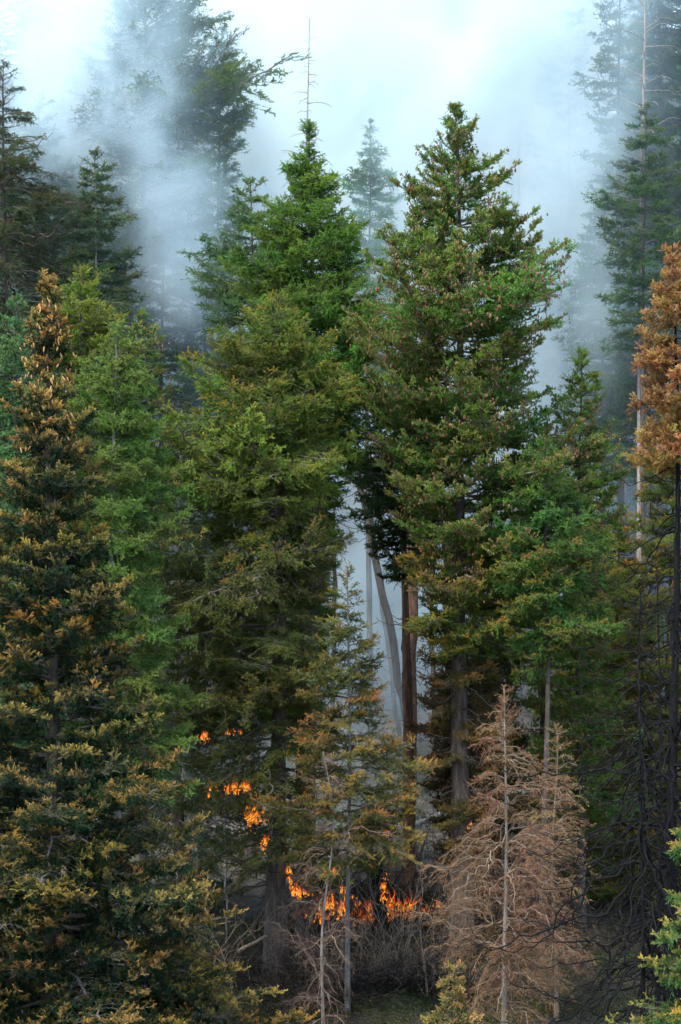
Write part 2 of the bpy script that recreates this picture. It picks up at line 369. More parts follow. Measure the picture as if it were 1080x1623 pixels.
KINDS = {
    # a dense spruce with hanging branchlets and upturned tips
    'spruce': dict(a=0.16, b=-0.75, c=0.62, sp=0.080, side=0.34, ang=50, rise=0.16, sdroop=-0.16, shoot_sp=0.060, shoot=0.13, srise=0.30, nn=19, nl=0.032, nw=0.0112, bare=0.12, hang=0.22, inner=0.0, lift=0.35, clump=-0.12, cf=1.7, fork=3, riders=1, top=1.0),
    'fir': dict(a=0.20, b=-0.42, c=0.40, sp=0.090, side=0.38, ang=52, rise=0.08, sdroop=-0.12, shoot_sp=0.075, shoot=0.15, srise=0.15, nn=19, nl=0.038, nw=0.0112, bare=0.08, flat=0.2, inner=0.0, lift=0.25, hang=0.12, clump=-0.04),
    'firc': dict(a=0.14, b=-0.28, c=0.42, sp=0.085, side=0.36, ang=48, rise=0.16, sdroop=0.05, shoot_sp=0.062, shoot=0.14, srise=0.40, nn=21, nl=0.034, nw=0.0125, bare=0.12, cones=0.07, inner=0.0, clump=0.06, cf=2.5, lift=0.45, hang=0.06, fork=3, riders=1),
    'open': dict(a=0.16, b=-0.30, c=0.30, sp=0.10, side=0.40, ang=50, rise=0.05, sdroop=-0.14, shoot_sp=0.078, shoot=0.15, srise=0.14, nn=19, nl=0.038, nw=0.0112, bare=0.15, flat=0.2, clump=0.04, inner=0.05, hang=0.15, lift=0.25),
    'droop': dict(a=0.10, b=-0.50, c=0.28, sp=0.09, side=0.38, ang=46, rise=0.02, sdroop=-0.30, shoot_sp=0.070, shoot=0.16, srise=0.0, nn=19, nl=0.040, nw=0.0099, bare=0.12, clump=0.09, cf=2.9, inner=0.0, hang=0.28, lift=0.15, riders=1),
    'scorch': dict(a=0.15, b=-0.40, c=0.42, sp=0.085, side=0.36, ang=50, rise=0.10, sdroop=-0.18, shoot_sp=0.068, shoot=0.14, srise=0.20, nn=21, nl=0.036, nw=0.0119, bare=0.08, hang=0.22, clump=-0.04, cf=2.0, lift=0.35, fork=2),
    'dead': dict(a=0.30, b=-0.35, c=-0.12, sp=0.13, side=0.44, ang=42, rise=0.05, sdroop=-0.40, shoot_sp=0.085, shoot=0.17, srise=-0.12, nn=10, nl=0.034, nw=0.0073, bare=0.06, keep=0.14, wood=M_DEAD, tw=0.0032, clump=0.0, fork=2, thick=0.8, wob=0.07, riders=2),
    'burnt': dict(a=-0.22, b=-0.42, c=0.62, sp=0.20, side=0.20, ang=36, rise=0.06, sdroop=0.25, shoot_sp=0.17, shoot=0.16, srise=0.1, nn=0, nl=0.0, nw=0.0, bare=0.10, wood=M_CHAR, tw=0.0042, thick=0.62, wob=0.05, riders=0),
    'bare': dict(a=0.10, b=0.20, c=-0.42, sp=0.28, side=0.22, ang=40, rise=0.0, sdroop=-0.2, shoot_sp=0.2, shoot=0.14, srise=-0.1, nn=0, nl=0, nw=0, bare=0.15, wood=M_PALE, tw=0.003, wob=0.03, riders=0),
    'darklimb': dict(a=-0.05, b=-0.10, c=0.25, sp=0.15, side=0.28, ang=45, rise=0.0, sdroop=-0.2, shoot_sp=0.10, shoot=0.16, srise=-0.1, nn=0, nl=0, nw=0, bare=0.15, wood=M_BARK, tw=0.003, thick=1.1, wob=0.04, riders=0),
}
CLASSES = [0.45, 0.9, 1.5, 2.3, 3.5]
_cache = {}
def get_bough(kind, length, rng):
    c = min(CLASSES, key=lambda v: abs(math.log(v / max(length, 0.2))))
    nv = (3 if c < 2 else 2) if kind not in ('burnt', 'dead', 'bare', 'darklimb') else 3
    v = int(rng.integers(nv))
    key = (kind, c, v)
    if key not in _cache: _cache[key] = bough(kind, c, abs(hash((len(kind), kind[0], c, v))) % 99991 if False else (sum(map(ord, kind)) * 31 + int(c * 10) * 7 + v))
    return _cache[key], length / c

# ------------------------------------------------------------------ things
def empty(name, loc, label, cat, group=None):
    o = bpy.data.objects.new(name, None); COL.objects.link(o); o.location = loc
    o.empty_display_size = 0.3
    o['label'] = label; o['category'] = cat
    if group: o['group'] = group
    return o

def child(name, me, parent, loc=(0, 0, 0), rot=(0, 0, 0), sc=(1, 1, 1), col=None, tint=None, amt=None, label=None):
    o = bpy.data.objects.new(name, me); COL.objects.link(o); o.parent = parent
    o.location = loc; o.rotation_euler = rot; o.scale = sc
    if col is not None:
        o.color = (*col, 1); o['tip_tint'] = [float(v) for v in tint]; o['tip_amount'] = float(amt)
    if label: o['label'] = label
    return o

def trunk_mesh(path, r0, r1, mat, rng, sides=12, flare=1.35):
    g = Geo(); P = np.asarray(path, float); n = len(P); s = np.linspace(0, 1, n)
    R = r0 + (r1 - r0) * s ** 0.9
    R = R * (1 + (flare - 1) * np.exp(-s * 22))
    tube(g, P, R, sides, 0, 0, 0.05, rng)
    return g.mesh('trunk', [mat], True)

def tree(label, px, y, top, prof, kind, n, col, tint, amt, r0, name='spruce_tree', group='conifers', cat='conifer',
         bark=None, pitch=(55, 5, -15), lean=0.0, asym=None, kinds=None, colf=None, seed=0, wander=0.12, rnd=0.30, cb=None, squash=1.0, amtf=None, leader=True, psd=8):
    """prof: list of (photo row, half width in photo pixels) for the crown; n boughs."""
    rng = np.random.default_rng(1000 + seed + int(px * 7) + int(top))
    tp = W(px, top, y); bx = tp.x - lean * 1.0
    bz = float(H(bx, y)); ht = tp.z - bz
    root = empty(name, (bx, y, bz), label, cat, group)
    m = 26; s = np.linspace(0, 1, m)
    wx = lean * s + wander * np.sin(s * 7 + rng.random() * 6) * s; wy = wander * np.sin(s * 5 + rng.random() * 6) * s
    wx = wx - (wx[-1] - lean) * s
    path = np.stack([wx, wy, s * ht], -1); path[0, 2] -= 0.5
    child('trunk', trunk_mesh(path, r0, 0.012, bark or M_BARK, rng), root)
    ctr = lambda f: np.array([np.interp(f, s, path[:, k]) for k in range(3)])
    # crown: the leader with its needles, the boughs are its sub-parts
    g = Geo()
    if leader:
        f = np.linspace(max(0, 1 - 1.4 / ht), 1, 16); pp = np.array([ctr(v) for v in f])
        a = rng.random(40) * 2 * np.pi; ff = 1 - rng.random(40) ** 1.3 * 1.3 / ht; b0 = np.array([ctr(v) for v in ff])
        ln = 0.06 + 0.18 * (1 - ff) * ht
        b1 = b0 + np.stack([np.cos(a), np.sin(a), np.full(40, 0.9)], -1) * ln[:, None]
        ribbons(g, b0, b1, np.full(40, 0.004), 1, 0.0, rng)
        if KINDS[kind]['nn'] > 0:
            needles(g, b0, b1, 12, 0.034, 0.011, 0, np.full(40, 0.8), rng)
            needles(g, pp[:-1], pp[1:], 14, 0.034, 0.011, 0, np.full(15, 0.8), rng)
        tube(g, pp, 0.01, 4, 1)
    else:
        tube(g, np.array([ctr(v) for v in (0.98, 1.0)]), 0.012, 5, 1)
    crown = child('crown', g.mesh('crown', [M_FOL, M_PALE if kind == 'bare' else KINDS[kind].get('wood', M_TWIG)]), root, col=col, tint=tint, amt=amt)
    rows = np.array([p[0] for p in prof], float); hw = np.array([p[1] for p in prof], float) * y / F
    zr = ZC + (811.5 - rows) * y / F - bz
    zt, zb = zr[0], zr[-1]
    # boughs thin out evenly in height, denser where the crown is narrow
    k = (np.arange(n) + 0.5) / n; zz = zt - (zt - zb) * k ** 1.12
    az = np.arange(n) * 2.39996 + rng.random(n) * 0.9
    for i in range(n):
        z = zz[i] + rng.standard_normal() * 0.08
        z = min(z, ht * 0.995)
        fr = (zt - zz[i]) / (zt - zb)
        r = float(np.interp(-zz[i], -zr, hw))
        if asym: r *= 1 + (asym(fr) if callable(asym) else asym) * math.cos(az[i])
        ln = max(0.25, r * (1 + rnd * rng.standard_normal() * 0.6) * (1.02 if i % 5 else 1.2))
        if rng.random() < 0.2: ln *= 0.7
        pt = np.interp(fr, [0, 0.12, 1], pitch) + rng.standard_normal() * psd; pt = float(np.clip(pt, -65, 78))
        kd = kind if kinds is None else kinds(fr, rng)
        me, sc = get_bough(kd, ln / max(0.6, math.cos(math.radians(pt)) ** 0.5), rng)
        c0 = ctr(min(1, max(0.02, z / ht)))
        va = min(1.6, max(0.5, 1 + 0.22 * rng.standard_normal()))
        cb_, tb_ = (col, tint) if colf is None else colf(fr)
        cc = [max(0.004, v * va) for v in cb_]
        am = amt if amtf is None else amtf(fr)
        tn = [v * (1 + 0.12 * rng.standard_normal()) for v in tb_]
        child('bough', me, crown, (c0[0], c0[1], max(0.3, z - ln * math.sin(math.radians(pt)) * (0.75 if pt > 0 else 0.4))), (rng.standard_normal() * 0.12, -math.radians(pt), az[i]),
              (sc, sc * (0.85 + 0.3 * rng.random()), sc * squash), cc, tn, am * (0.75 + 0.5 * rng.random()))
    return root, crown, ctr, ht

# colours of the foliage itself
G_DEEP = (0.030, 0.068, 0.026); G_FIR = (0.095, 0.180, 0.028); G_BLUE = (0.100, 0.210, 0.070)
G_YEL = (0.15, 0.22, 0.026); G_OLIVE = (0.075, 0.115, 0.030); G_DARK = (0.035, 0.070, 0.032)
T_OR = (0.42, 0.215, 0.055); T_YEL = (0.30, 0.28, 0.06); T_BROWN = (0.20, 0.10, 0.035); T_LIME = (0.16, 0.26, 0.06); T_RUST = (0.50, 0.24, 0.06)

# --- left foreground spruce
rt, cr, ctr, ht = tree('tall foreground spruce at the left with scorched orange branch tips and a narrow cone-hung top', 78, 58, 442,
    [(442, 6), (480, 22), (520, 36), (600, 46), (680, 62), (740, 88), (830, 105), (930, 128), (1020, 142), (1150, 180), (1250, 205), (1350, 232), (1450, 290), (1560, 290), (1700, 300)],
    'spruce', 190, (0.014, 0.042, 0.018), (0.52, 0.32, 0.080), 0.9, 0.30, amtf=lambda f: 1.5 - 2.2 * f if f < 0.3 else 0.85, pitch=(66, 30, -14), seed=3, group='spruces in the foreground', rnd=0.35)
def cones_on(root, ctr, ht, zlo, zhi, n, rmax, rng, size=0.105):
    gs = []
    for v in range(5):
        g = Geo(); cone_geo(g, np.zeros(3), size * (0.85 + 0.1 * v), 0.017, 0, rng); gs.append(g.mesh('cone', [M_CONE], True))
    for i in range(n):
        z = zlo + (zhi - zlo) * rng.random(); a = rng.random() * 6.283
        r = rmax(z) * (0.55 + 0.5 * rng.random()); c = ctr(min(1, z / ht))
        child('cone', gs[i % 5], root, (c[0] + r * math.cos(a), c[1] + r * math.sin(a), z), (rng.normal() * 0.25, rng.normal() * 0.25, a))
cones_on(rt, ctr, ht, ht - 3.5, ht - 0.35, 235, lambda z: 0.08 + 0.50 * min(1, (ht - z) / 1.4), np.random.default_rng(5))

# --- trees at the left behind it
tree('blue green fir cut by the left edge behind the orange-tipped spruce', 22, 67, 470, [(470, 6), (520, 34), (600, 58), (700, 78), (1000, 120), (1300, 140)], 'fir', 110, G_BLUE, T_LIME, 0.5, 0.2, name='fir_tree', group='firs behind the left spruce')
tree('bright yellow green fir top beside the cone-hung spruce top', 130, 74, 424, [(424, 8), (455, 34), (500, 60), (560, 66), (700, 85), (1100, 110)], 'fir', 90, G_YEL, T_YEL, 0.9, 0.2, name='fir_tree', group='firs behind the left spruce')
tree('pale blue green fir with a thin pointed tip right of the cone-hung spruce', 186, 69, 512, [(515, 4), (560, 32), (600, 60), (660, 88), (740, 98), (900, 112), (1250, 130)], 'fir', 130, (0.130, 0.215, 0.042), (0.24, 0.34, 0.08), 0.5, 0.22, name='fir_tree', group='firs behind the left spruce', bark=M_GREY)
tree('narrow yellow green fir just behind the pale blue green fir', 226, 76, 500, [(500, 6), (530, 26), (570, 44), (650, 52), (900, 70)], 'firc', 60, (0.080, 0.165, 0.045), T_YEL, 0.7, 0.16, name='fir_tree', group='firs behind the left spruce')
tree('dark green fir filling the gap low behind the left spruce', 285, 84, 640, [(640, 10), (720, 50), (850, 90), (1000, 110), (1200, 120), (1420, 120)], 'droop', 110, G_DARK, T_BROWN, 0.5, 0.2, name='fir_tree', group='firs behind the left spruce')

# --- centre trees
tree('olive spruce with rusty tips above the thick bare trunk nearest the flames', 438, 78, 462,
     [(465, 6), (500, 32), (530, 66), (580, 115), (640, 148), (720, 165), (820, 160), (920, 156), (1020, 150), (1120, 130), (1220, 120), (1330, 105), (1420, 80)],
     'droop', 270, (0.105, 0.175, 0.026), (0.44, 0.28, 0.045), 0.6, 0.33, pitch=(50, 8, -14), group='large conifers in the centre', seed=1, rnd=0.4,
     asym=lambda f: -0.05 - 0.42 * min(1, max(0, (f - 0.12) / 0.2)),
     kinds=lambda f, r: 'scorch' if f < 0.3 and r.random() < 0.7 else ('darklimb' if r.random() < (0.6 if f > 0.78 else 0.14) else ('open' if r.random() < 0.4 else 'droop')),
     colf=lambda f: ((0.115, 0.18, 0.028), (0.46, 0.30, 0.05)) if f < 0.4 else ((0.085, 0.115, 0.026), (0.40, 0.23, 0.05)))
tree('green spruce with a narrow dark spire below the bare grey snag', 489, 84, 190,
     [(190, 3), (225, 14), (262, 32), (300, 50), (325, 42), (345, 78), (400, 105), (470, 128), (560, 135), (700, 125), (850, 90), (1000, 70), (1150, 50)],
     'fir', 290, (0.095, 0.195, 0.028), (0.22, 0.32, 0.05), 0.6, 0.26, pitch=(45, 10, -18), asym=lambda f: -0.6 * min(1, max(0, (f - 0.45) / 0.2)), group='large conifers in the centre', seed=2)
tree('tallest open green fir with clusters of brown cones near its top', 722, 80, 164,
     [(164, 4), (190, 24), (235, 46), (300, 80), (350, 108), (420, 138), (480, 160), (530, 184), (600, 175), (700, 170), (820, 160), (930, 140), (1010, 120), (1090, 100), (1230, 80), (1330, 50)],
     'firc', 225, (0.090, 0.185, 0.028), (0.28, 0.34, 0.09), 0.65, 0.34, asym=lambda f: 0.42 * min(1, max(0, (f - 0.45) / 0.2)), pitch=(46, 6, -16), group='large conifers in the centre', name='fir_tree', cat='conifer', seed=4, rnd=0.26, lean=-0.2,
     colf=lambda f: ((0.100, 0.185, 0.028), (0.33, 0.36, 0.09)) if f < 0.62 else (((0.085, 0.15, 0.026), (0.45, 0.28, 0.05)) if f < 0.75 else ((0.075, 0.065, 0.022), (0.26, 0.14, 0.04))),
     kinds=lambda f, r: 'firc' if f < 0.70 else ('fir' if f < 0.75 else ('scorch' if r.random() < 0.72 else 'darklimb')),
     amtf=lambda f: 0.45 if f < 0.5 else (0.7 if f < 0.7 else 1.2))
tree('small green fir top peeking out left of the narrow dark spire', 397, 91, 283, [(285, 4), (315, 28), (350, 42), (395, 78), (440, 100), (500, 85), (620, 70)], 'open', 70, (0.085, 0.17, 0.055), T_LIME, 0.5, 0.18, name='fir_tree', group='firs around the large conifers')
tree('slender green fir with a pale pole right of the tallest fir', 922, 83, 558, [(560, 4), (600, 24), (650, 42), (700, 60), (800, 78), (900, 88), (1000, 90), (1150, 90), (1330, 80)], 'firc', 140, (0.11, 0.20, 0.03), T_LIME, 0.5, 0.14, name='fir_tree', group='firs around the large conifers', amtf=lambda f: 0.5 if f < 0.7 else 1.2, seed=9)
tree('bright lime fir low at the right side of the tallest fir', 862, 78, 690, [(690, 8), (730, 40), (790, 72), (880, 88), (980, 80), (1060, 60)], 'scorch', 75, (0.085, 0.185, 0.038), (0.36, 0.22, 0.04), 0.6, 0.13, name='fir_tree', group='firs around the large conifers', amtf=lambda f: 0.3 if f < 0.5 else 0.9)
tree('dark green fir on a reddish trunk between the two large conifers', 648, 88, 540, [(540, 10), (620, 52), (720, 92), (820, 92), (880, 55), (930, 30)], 'fir', 125, (0.065, 0.12, 0.036), T_LIME, 0.3, 0.24, name='fir_tree', group='firs around the large conifers', bark=M_RED)
tree('shaded fir filling the view behind the charred branches at the right', 985, 88, 800, [(800, 8), (900, 50), (1000, 80), (1150, 110), (1300, 130), (1450, 120)], 'fir', 110, (0.130, 0.190, 0.030), T_RUST, 0.9, 0.18, name='fir_tree', group='firs around the large conifers', seed=12)
tree('yellow green fir deep behind the burnt spruce at the right edge', 1062, 87, 640, [(640, 8), (720, 45), (850, 85), (1000, 105), (1200, 120), (1450, 110)], 'fir', 120, (0.120, 0.180, 0.028), T_RUST, 0.7, 0.18, name='fir_tree', group='firs around the large conifers', seed=61)
tree('leafy green fir low behind the slender fir with the pale pole', 925, 91, 700, [(700, 8), (800, 50), (950, 85), (1100, 100), (1300, 110)], 'fir', 110, (0.110, 0.190, 0.028), T_RUST, 0.5, 0.18, name='fir_tree', group='firs around the large conifers', seed=62)
tree('shadowed dark fir with brown lower boughs right behind the tallest fir trunk', 778, 86, 800, [(800, 10), (880, 55), (1000, 80), (1120, 85), (1250, 80), (1350, 60)], 'scorch', 100, (0.050, 0.085, 0.022), T_BROWN, 0.8, 0.18, name='fir_tree', group='firs around the large conifers', seed=63, amtf=lambda f: 0.4 + f)
tree('scorched brown fir crouching at the foot of the tallest fir', 740, 83, 1000, [(1000, 20), (1080, 60), (1180, 75), (1280, 70), (1380, 60)], 'scorch', 75, (0.080, 0.065, 0.026), T_BROWN, 1.1, 0.2, name='fir_tree', group='firs around the large conifers', seed=14)
tree('thin pole sapling with sparse orange-tipped sprays in front of the flames', 551, 74, 900,
     [(905, 4), (950, 24), (1010, 42), (1100, 66), (1180, 92), (1250, 118), (1330, 112), (1390, 70)], 'open', 78, (0.095, 0.120, 0.032), (0.40, 0.22, 0.055), 0.9, 0.075, name='sapling', cat='young conifer', bark=M_GREY, group='young conifers', seed=20, wander=0.05, amtf=lambda f: 0.6 if f < 0.4 else 1.3)

# --- dead pale young trees
tree('dead young conifer with pale drooping twigs and rust red needle remains', 799, 69, 1088,
     [(1090, 6), (1125, 18), (1170, 50), (1230, 80), (1300, 98), (1380, 112), (1460, 115), (1560, 110), (1640, 90)], 'dead', 88, (0.24, 0.12, 0.055), (0.32, 0.16, 0.075), 1.0, 0.075, name='dead_sapling', cat='dead conifer', bark=M_PALE, group='dead young conifers', seed=21, psd=26, rnd=0.5, pitch=(60, 12, -10), wander=0.05)
tree('smaller dead tan conifer behind the pale drooping dead one', 882, 73, 1150, [(1150, 5), (1190, 22), (1260, 45), (1340, 62), (1430, 66), (1560, 60)], 'dead', 70, (0.30, 0.17, 0.07), (0.38, 0.24, 0.12), 1.0, 0.06, name='dead_sapling', cat='dead conifer', bark=M_DEAD, group='dead young conifers', seed=22, pitch=(60, 15, -10))
tree('leafless grey twiggy sapling left of the thin pole sapling', 512, 73, 1190, [(1190, 6), (1230, 30), (1300, 50), (1400, 62), (1520, 62), (1620, 60)], 'dead', 42, (0.14, 0.09, 0.06), (0.2, 0.13, 0.09), 0.5, 0.045, name='dead_sapling', cat='dead conifer', bark=M_PALE, group='dead young conifers', seed=23, pitch=(40, 10, -10), psd=25, rnd=0.8, wander=0.25)

# --- charred trees at the right
tree('large burnt spruce at the right edge, orange dead needles above and black bare branches below', 1067, 60, 385,
     [(395, 4), (440, 26), (500, 52), (560, 66), (640, 80), (720, 92), (800, 130), (950, 190), (1100, 230), (1300, 280), (1500, 330), (1640, 330)],
     'scorch', 215, (0.32, 0.18, 0.055), (0.60, 0.38, 0.13), 0.8, 0.19, bark=M_CHAR, group='burnt spruces', seed=30, lean=0.05, psd=14, pitch=(50, 5, -22), cat='burnt conifer',
     kinds=lambda f, r: ('spruce' if r.random() < 0.88 else 'burnt') if f < 0.28 else ('burnt' if r.random() < 0.995 else 'scorch'))
tree('slim burnt tree, a black pole with arching bare branches near the right edge', 1016, 57, 940,
     [(940, 5), (1000, 60), (1100, 130), (1200, 185), (1350, 225), (1500, 235), (1640, 240)], 'burnt', 115, G_DARK, T_RUST, 0, 0.075, bark=M_CHAR, group='burnt spruces', seed=31, psd=16, pitch=(20, -10, -20), cat='burnt conifer', wander=0.06)
tree('thin black burnt pole between the two charred spruces', 1042, 63, 900, [(900, 5), (1000, 60), (1200, 110), (1500, 150)], 'burnt', 34, G_DARK, T_RUST, 0, 0.08, bark=M_CHAR, group='burnt spruces', seed=33, pitch=(10, -10, -20), cat='burnt conifer', wander=0.06)

# --- lower right corner foreground
tree('green and gold spruce reaching in at the bottom right corner', 1135, 50, 1180, [(1180, 10), (1260, 45), (1340, 70), (1430, 75), (1500, 110), (1600, 140), (1700, 150)], 'spruce', 75, (0.085, 0.19, 0.05), (0.55, 0.36, 0.08), 0.8, 0.12, group='spruces in the foreground', seed=35)
tree('little tan spruce top poking up at the bottom of the clearing', 722, 60, 1535, [(1535, 5), (1560, 20), (1600, 38), (1680, 60)], 'spruce', 34, (0.16, 0.15, 0.05), (0.50, 0.33, 0.11), 1.0, 0.06, group='spruces in the foreground', seed=36)

# --- trees in and around the smoke
tree('bare grey snag rising above the narrow dark spire', 491, 92, 28, [(60, 5), (100, 14), (130, 26), (150, 34), (185, 12), (230, 42), (300, 45), (400, 30)], 'bare', 44, G_DARK, T_BROWN, 0, 0.13, name='dead_snag', cat='dead tree', bark=M_PALE, group='bare snags', seed=40, pitch=(30, 0, -10), leader=False)
tree('small fir fading into white smoke left of the tallest fir', 587, 101, 188, [(190, 3), (225, 16), (260, 32), (300, 42), (340, 46), (420, 50), (600, 60)], 'fir', 75, G_BLUE, T_LIME, 0.2, 0.14, name='fir_tree', group='trees fading into the smoke', seed=41)
tree('tall thin fir half lost in smoke right of the high left fir', 352, 102.5, 40, [(45, 4), (80, 22), (130, 48), (190, 64), (240, 60), (300, 45), (380, 50), (520, 60)], 'open', 70, G_FIR, T_LIME, 0.3, 0.16, name='fir_tree', group='trees fading into the smoke', seed=42, pitch=(50, 30, 0))
tree('high fir cut by the top of the frame, its limbs reaching out of the smoke', 228, 100, -150, [(-150, 5), (-80, 60), (0, 100), (80, 135), (150, 158), (210, 130), (300, 100), (420, 90)], 'open', 120, (0.070, 0.140, 0.042), (0.20, 0.22, 0.05), 0.8, 0.3, name='fir_tree', group='trees fading into the smoke', seed=43, asym=0.35, pitch=(50, 22, -5))
tree('dark old fir at the left edge with drooping black limbs', 5, 92, 96, [(96, 5), (170, 50), (250, 95), (350, 140), (450, 160), (600, 150), (800, 150)], 'open', 170, (0.060, 0.095, 0.032), T_BROWN, 0.6, 0.3, name='fir_tree', group='dark firs at the left', seed=44, kinds=lambda f, r: 'darklimb' if r.random() < 0.3 else 'droop')
tree('dusky fir beside the old fir at the left edge', 62, 98, 150, [(150, 6), (220, 40), (300, 70), (420, 90), (600, 100)], 'open', 85, (0.045, 0.085, 0.032), T_YEL, 0.4, 0.22, name='fir_tree', group='dark firs at the left', seed=45)
tree('bluish fir on a pale trunk where the left smoke begins', 150, 93, 240, [(235, 5), (290, 38), (350, 60), (430, 70), (600, 80)], 'open', 80, (0.055, 0.115, 0.045), T_YEL, 0.6, 0.17, name='fir_tree', group='dark firs at the left', seed=46, bark=M_PALE)
tree('pale bare trunk with curling branches at the upper right', 1026, 97, -260, [(-150, 10), (-50, 40), (0, 55), (100, 60), (200, 62), (300, 60), (420, 50)], 'bare', 62, G_DARK, T_BROWN, 0, 0.15, name='dead_snag', cat='dead tree', bark=M_PALE, group='bare snags', seed=47, pitch=(10, 15, 5), leader=False, lean=0.3)
tree('fresh green fir growing up against the pale bare trunk', 1024, 96.2, 165, [(165, 4), (200, 26), (250, 48), (330, 70), (400, 88), (470, 80), (560, 60)], 'open', 72, (0.055, 0.125, 0.034), T_YEL, 0.4, 0.16, name='fir_tree', group='firs at the upper right', seed=48)
tree('faint reddish snag inside the smoke near the upper right', 925, 112, 60, [(80, 8), (150, 30), (250, 40), (400, 40)], 'bare', 26, G_DARK, T_BROWN, 0, 0.19, name='dead_snag', cat='dead tree', bark=M_PALE, group='bare snags', seed=49, leader=False)
tree('faint white pole at the top centre, almost lost in smoke', 828, 116, -60, [(-50, 8), (100, 20), (300, 30)], 'bare', 12, G_DARK, T_BROWN, 0, 0.16, name='dead_snag', cat='dead tree', bark=M_PALE, group='bare snags', seed=50, leader=False)
tree('dark green fir in the upper right corner', 1092, 105, -220, [(-220, 6), (-100, 60), (0, 90), (200, 115), (400, 120), (600, 110)], 'open', 110, (0.035, 0.085, 0.035), T_YEL, 0.3, 0.3, name='fir_tree', group='firs at the upper right', seed=51)
tree('dark fir behind the pale bare trunk, its crown above the frame', 985, 112, -200, [(-200, 6), (-100, 50), (0, 70), (150, 85), (350, 95), (500, 100)], 'open', 90, (0.045, 0.090, 0.038), T_YEL, 0.5, 0.26, name='fir_tree', group='firs at the upper right', seed=52)
for q in [
    ('deep green fir in the shade behind the high fir, left side', 112, 103, 120, [(120, 6), (220, 40), (350, 66), (600, 80)], 95, 71),
    ('blue veiled fir under the left smoke plume', 262, 100.5, 300, [(300, 5), (350, 30), (450, 58), (700, 75)], 85, 72),
    ('blue veiled fir with a leaning tip left of the small fir top', 322, 102.5, 350, [(350, 5), (410, 30), (520, 55), (700, 70)], 80, 73),
    ('blue veiled fir between the two pale firs and the smoke', 205, 99.5, 330, [(330, 5), (400, 36), (500, 55), (700, 70)], 80, 74),
    ('shadowy fir filling the corner behind the pale bare trunk', 1045, 105, -240, [(-240, 6), (-100, 55), (100, 85), (350, 100), (600, 105)], 120, 75),
    ('shadowy fir left of the reddish snag, veiled by smoke', 905, 109.5, 20, [(-20, 5), (80, 34), (250, 56), (450, 70), (650, 75)], 95, 76),
    ('slim shadowy fir between the reddish snag and the pale bare trunk', 985, 101.5, -120, [(-120, 5), (-20, 34), (120, 52), (300, 62), (500, 66)], 90, 79),
    ('low shadowy fir under the reddish snag', 950, 101, 330, [(330, 5), (400, 36), (520, 62), (700, 80)], 85, 77),
    ('low shadowy fir right of it near the burnt spruce crown', 1010, 99.5, 380, [(380, 5), (450, 40), (600, 75), (760, 85)], 85, 78)]:
    tree(q[0], q[1], q[2], q[3], q[4], 'open', q[5], (0.055, 0.105, 0.028), T_YEL, 0.3, 0.2, name='fir_tree', group='veiled firs on the slope', seed=q[6])
# bare trunks seen against the blue smoke
def pole(label, pts, y, r0, r1, mat, group='bare trunks in the blue smoke', nb=8, seed=0, kind='darklimb', top=None, name='bare_trunk'):
    rng = np.random.default_rng(seed)
    w = [W(a, b, y) for a, b in pts]; bx, bz = w[-1].x, float(H(w[-1].x, y))
    root = empty(name, (bx, y, bz), label, 'tree trunk', group)
    P = [(v.x - bx, 0, v.z - bz) for v in reversed(w)]
    if P[0][2] > 0: P = [(P[0][0], 0, -0.4)] + P
    P = np.array(P); t = np.linspace(0, 1, len(P)); tt = np.linspace(0, 1, 20)
    path = np.stack([np.interp(tt, t, P[:, k]) for k in range(3)], -1)
    path[1:-1] += rng.standard_normal((18, 3)) * 0.03
    child('trunk', trunk_mesh(path, r0, r1, mat, rng, 10), root)
    for i in range(nb):
        f = 0.25 + 0.75 * rng.random(); c = [np.interp(f, tt, path[:, k]) for k in range(3)]
        me, sc = get_bough(kind, 0.5 + 1.1 * rng.random(), rng)
        child('branch', me, root, c, (rng.normal() * 0.5, -rng.normal() * 0.4, rng.random() * 6.283), (sc, sc, sc), G_DARK, T_BROWN, 0)
    return root
pole('leaning bare trunk, blue in the smoke between the two large conifers', [(566, 740), (598, 900), (632, 1070), (655, 1185)], 98.5, 0.17, 0.12, M_BARK, seed=1, nb=12)
pole('slimmer leaning trunk just left of the thicker leaning one', [(585, 800), (606, 960), (628, 1120), (636, 1180)], 101, 0.10, 0.07, M_BARK, seed=11, nb=12)
pole('upright thin trunk at the left of the blue gap', [(528, 820), (530, 960), (527, 1180)], 97, 0.09, 0.07, M_BARK, seed=12, nb=14)
pole('thin crooked trunk at the right of the blue gap, nearly hidden', [(688, 860), (683, 1000), (690, 1180)], 96, 0.10, 0.07, M_BARK, seed=13, nb=14)
pole('straight slim trunk in blue smoke right of the leaning one', [(655, 760), (655, 900), (652, 1050), (650, 1240)], 92, 0.24, 0.17, M_RED, seed=2)
pole('very thin dark trunk beside the reddish trunk', [(640, 820), (643, 1000), (640, 1100), (648, 1240)], 90, 0.06, 0.04, M_CHAR, seed=3, nb=12)
pole('slim dark trunk seen through the gap right of the tallest fir', [(852, 780), (857, 900), (858, 1000), (860, 1180)], 84, 0.13, 0.1, M_BARK, seed=4, nb=14)
pole('thick dark trunk left of the blue gap', [(492, 800), (491, 950), (488, 1100), (484, 1320)], 80, 0.30, 0.25, M_BARK, seed=5, nb=16)
pole('second dark trunk close behind the tallest fir trunk', [(706, 800), (712, 950), (716, 1100), (722, 1330)], 86, 0.22, 0.18, M_BARK, seed=6, nb=14)
pole('pale slim stem in the shade right of the left spruce', [(356, 1180), (358, 1280), (360, 1420)], 81, 0.035, 0.02, M_GREY, seed=7, nb=8, group='thin stems')
pole('short charred stump with flames licking its right side', [(598, 1365), (600, 1400), (602, 1440)], 84.5, 0.24, 0.16, M_CHAR, seed=8, nb=3, name='burning_stump', group='thin stems')

